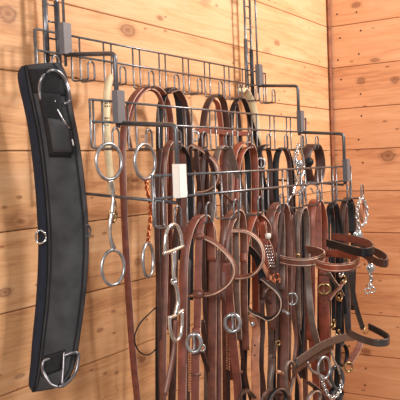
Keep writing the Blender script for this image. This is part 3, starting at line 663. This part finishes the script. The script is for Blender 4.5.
ring(g, 'bit_ring', 324, 368, 7, 11, .34, 'dull_steel', 1.4, 20); ring(g, 'bit_ring', 337, 378, 6.5, 12, .33, 'rack_dark', 2.0, 20, tilt=.3)
rod(g, 'mouthpiece', [(307, 362), (311, 370), (318, 374), (325, 378), (331, 386)], .335, 'dull_steel', 1.5)
chain(g, 'curb_chain', [(322, 380), (325, 389), (330, 397), (336, 396), (341, 388), (342, 380)], .335, 'steel', .9, 5)
strap(g, 'hanging_strap', [(322, 207), (321, 240), (320, 300), (320, 350), (321, 372), (320, 400)], 5, 'dark_brown', D3-.010, 'y')
strap(g, 'curb_strap', [(308, 382), (316, 388), (322, 396), (326, 410)], 5, 'dark_brown', .335, 'f')
strap(g, 'curb_strap', [(330, 397), (335, 388), (341, 392), (338, 402)], 6, 'black_leather', .325, 'f')
rod(g, 'shank', [(331, 350), (334, 360), (338, 368), (340, 374)], .335, 'steel', 1.1)
g = hang(2, 8, 'black_crupper', 'shiny black leather loop low down near the right end of the tangle', 'strap')
strap(g, 'loop', [(342, 344), (338, 350), (337, 358), (341, 365), (346, 362), (347, 353), (345, 346)], 4, 'black_leather', .30, 'f', rnd=True, closed=True)
strap(g, 'hanging_strap', [(348, 203), (345, 215), (343, 250), (341, 290), (342, 344)], 5, 'black_leather', D3-.012, 'f')
# brass snaps among the right-hand straps
g = hang(2, 7, 'snap_ties', 'thin dark straps crossed between small brass snaps right of the chestnut rein', 'strap')
strap(g, 'tie', [(328, 272), (333, 280), (339, 288), (343, 296)], 3.5, 'grey_brown', .325, 'f', edge='raw_edge')
strap(g, 'tie', [(329, 300), (334, 293), (340, 287), (344, 280)], 3.5, 'mid_brown', .33, 'f')
strap(g, 'tie', [(335, 204), (341, 230), (342, 275), (344, 300), (347, 328)], 3.5, 'black_leather', .322, 'f', edge='dark_edge')
for (x, y) in ((341, 273), (344, 280), (340, 297), (338, 334), (333, 324)):
    rod(g, 'snap', [(x, y-4), (x+2, y-1), (x+1, y+3), (x-1.5, y+3), (x-1.5, y)], .332, 'brass' if y != 273 else 'steel', 1.0)
g = hang(2, 4, 'rope_halter_ties', 'thin pale-edged ties and small steel rings dangling low in the centre tangle', 'ties')
strap(g, 'tie', [(283, 206), (278, 260), (277, 320), (276, 345), (273, 358)], 3, 'dark_brown', .318, 'f', edge='raw_edge')
strap(g, 'tie', [(262, 300), (263, 330), (261, 360), (264, 390), (264, 425)], 4.5, 'dark_brown', .30, 'f', edge='raw_edge')
strap(g, 'tie', [(291, 215), (294, 260), (293, 300), (296, 340), (294, 362)], 3.5, 'mid_brown', .312, 'f')
strap(g, 'tie', [(241, 340), (243, 360), (247, 385), (252, 405), (252, 430)], 4, 'dark_brown', .29, 'f')
strap(g, 'tie', [(202, 352), (207, 368), (210, 385), (213, 402), (213, 425)], 4.5, 'dark_brown', .29, 'f')
strap(g, 'tie', [(165, 395), (169, 375), (174, 350), (176, 320)], 5, 'mid_brown', .29, 'f')
for (x, y, r_, mm) in ((276, 277, 3, 'copper'), (278, 343, 2, 'brass'), (202, 348, 3, 'dull_steel'), (331, 345, 2.5, 'brass'), (306, 356, 2.5, 'dull_steel')):
    ring(g, 'small_ring', x, y, r_, r_*1.1, .325, mm, .9, 45)
# bead / decorated straps seen in gaps
g = hang(1, 3, 'braided_reins', 'reddish reins with pale braided beads showing in the gaps at lower left', 'reins')
strap(g, 'rein', [(205, 147), (202, 190), (190, 260), (188, 330), (188, 430)], 4, 'dark_brown', D2+.006, 'f')
for (x0, y0, y1) in ((228, 330, 372), (190, 352, 395)):
    bm = bmesh.new()
    for i in range(int((y1-y0)/2.6)):
        for s in (-1, 1):
            bmesh.ops.create_uvsphere(bm, u_segments=6, v_segments=5, radius=.0022, matrix=Matrix.Translation(P(x0+s*1.2, y0+i*2.6+s*.6, .25)))
    link('braid_beads', bm, 'tan', g, loc=P(x0, y0, .25))
strap(g, 'rein', [(205, 147), (222, 200), (228, 270), (228, 330), (228, 372), (229, 430)], 4, 'dark_brown', D2+.05, 'f')
strap(g, 'rein', [(202, 320), (206, 345), (212, 375), (216, 402), (218, 430)], 5, 'dark_brown', .23, 'y')
rod(g, 'snap', [(214, 326), (219, 328), (220, 334), (216, 337), (213, 333)], .25, 'steel', 1.2)
# extra long reins in the gaps
g = hang(1, 3, 'long_brown_reins', 'long dark brown reins hanging straight behind the left bridles', 'reins')
strap(g, 'rein', [(206, 150), (200, 152), (186, 190), (176, 240), (174, 300), (173, 360), (171, 430)], 7, 'dark_brown', D2-.012, 'y')
strap(g, 'rein', [(204, 150), (206, 180), (206, 220), (207, 300), (209, 430)], 7, 'mid_brown', D2-.014, 'y')
g = hang(1, 6, 'long_dark_reins', 'long dark reins hanging straight behind the right half of the tack', 'reins')
strap(g, 'rein', [(268, 148), (270, 160), (271, 200), (279, 260), (280, 340), (278, 430)], 5, 'dark_brown', D2-.010, 'f')
g = hang(2, 5, 'plain_rein', 'plain mid-brown rein hanging straight at the right behind the grey-brown band', 'reins')
strap(g, 'rein', [(303, 209), (304, 240), (304, 300), (305, 360), (306, 430)], 5, 'mid_brown', D3-.014, 'f')
# ---------------------------------------------------------------- light
w = bpy.data.worlds.new('world'); SC.world = w; w.use_nodes = True
bg = w.node_tree.nodes['Background']; bg.inputs[0].default_value = (1.0, .93, .86, 1); bg.inputs[1].default_value = .3
def area(name, loc, tgt, size, power, col):
    l = bpy.data.lights.new(name, 'AREA'); l.shape = 'RECTANGLE'; l.size, l.size_y = size; l.energy = power; l.color = col
    o = bpy.data.objects.new(name, l); COL.objects.link(o); o.location = loc
    o.rotation_euler = (V(tgt)-V(loc)).to_track_quat('-Z', 'Y').to_euler(); return o
area('key_light', (-.38, -1.7, Z0+1.15), (-.6, 0, Z0+.05), (.36, .36), 52, (1, .95, .88))  # soft key lamp at upper right front, placed by the shadow direction
area('fill_light', (-2.95, -.95, Z0+.45), (-1.0, -.3, Z0-.1), (.6, .6), 24, (1, .97, .93))
vs = SC.view_settings; vs.view_transform = 'Standard'; vs.look = 'None'; vs.gamma = 1; vs.use_curve_mapping = False; vs.exposure = 0
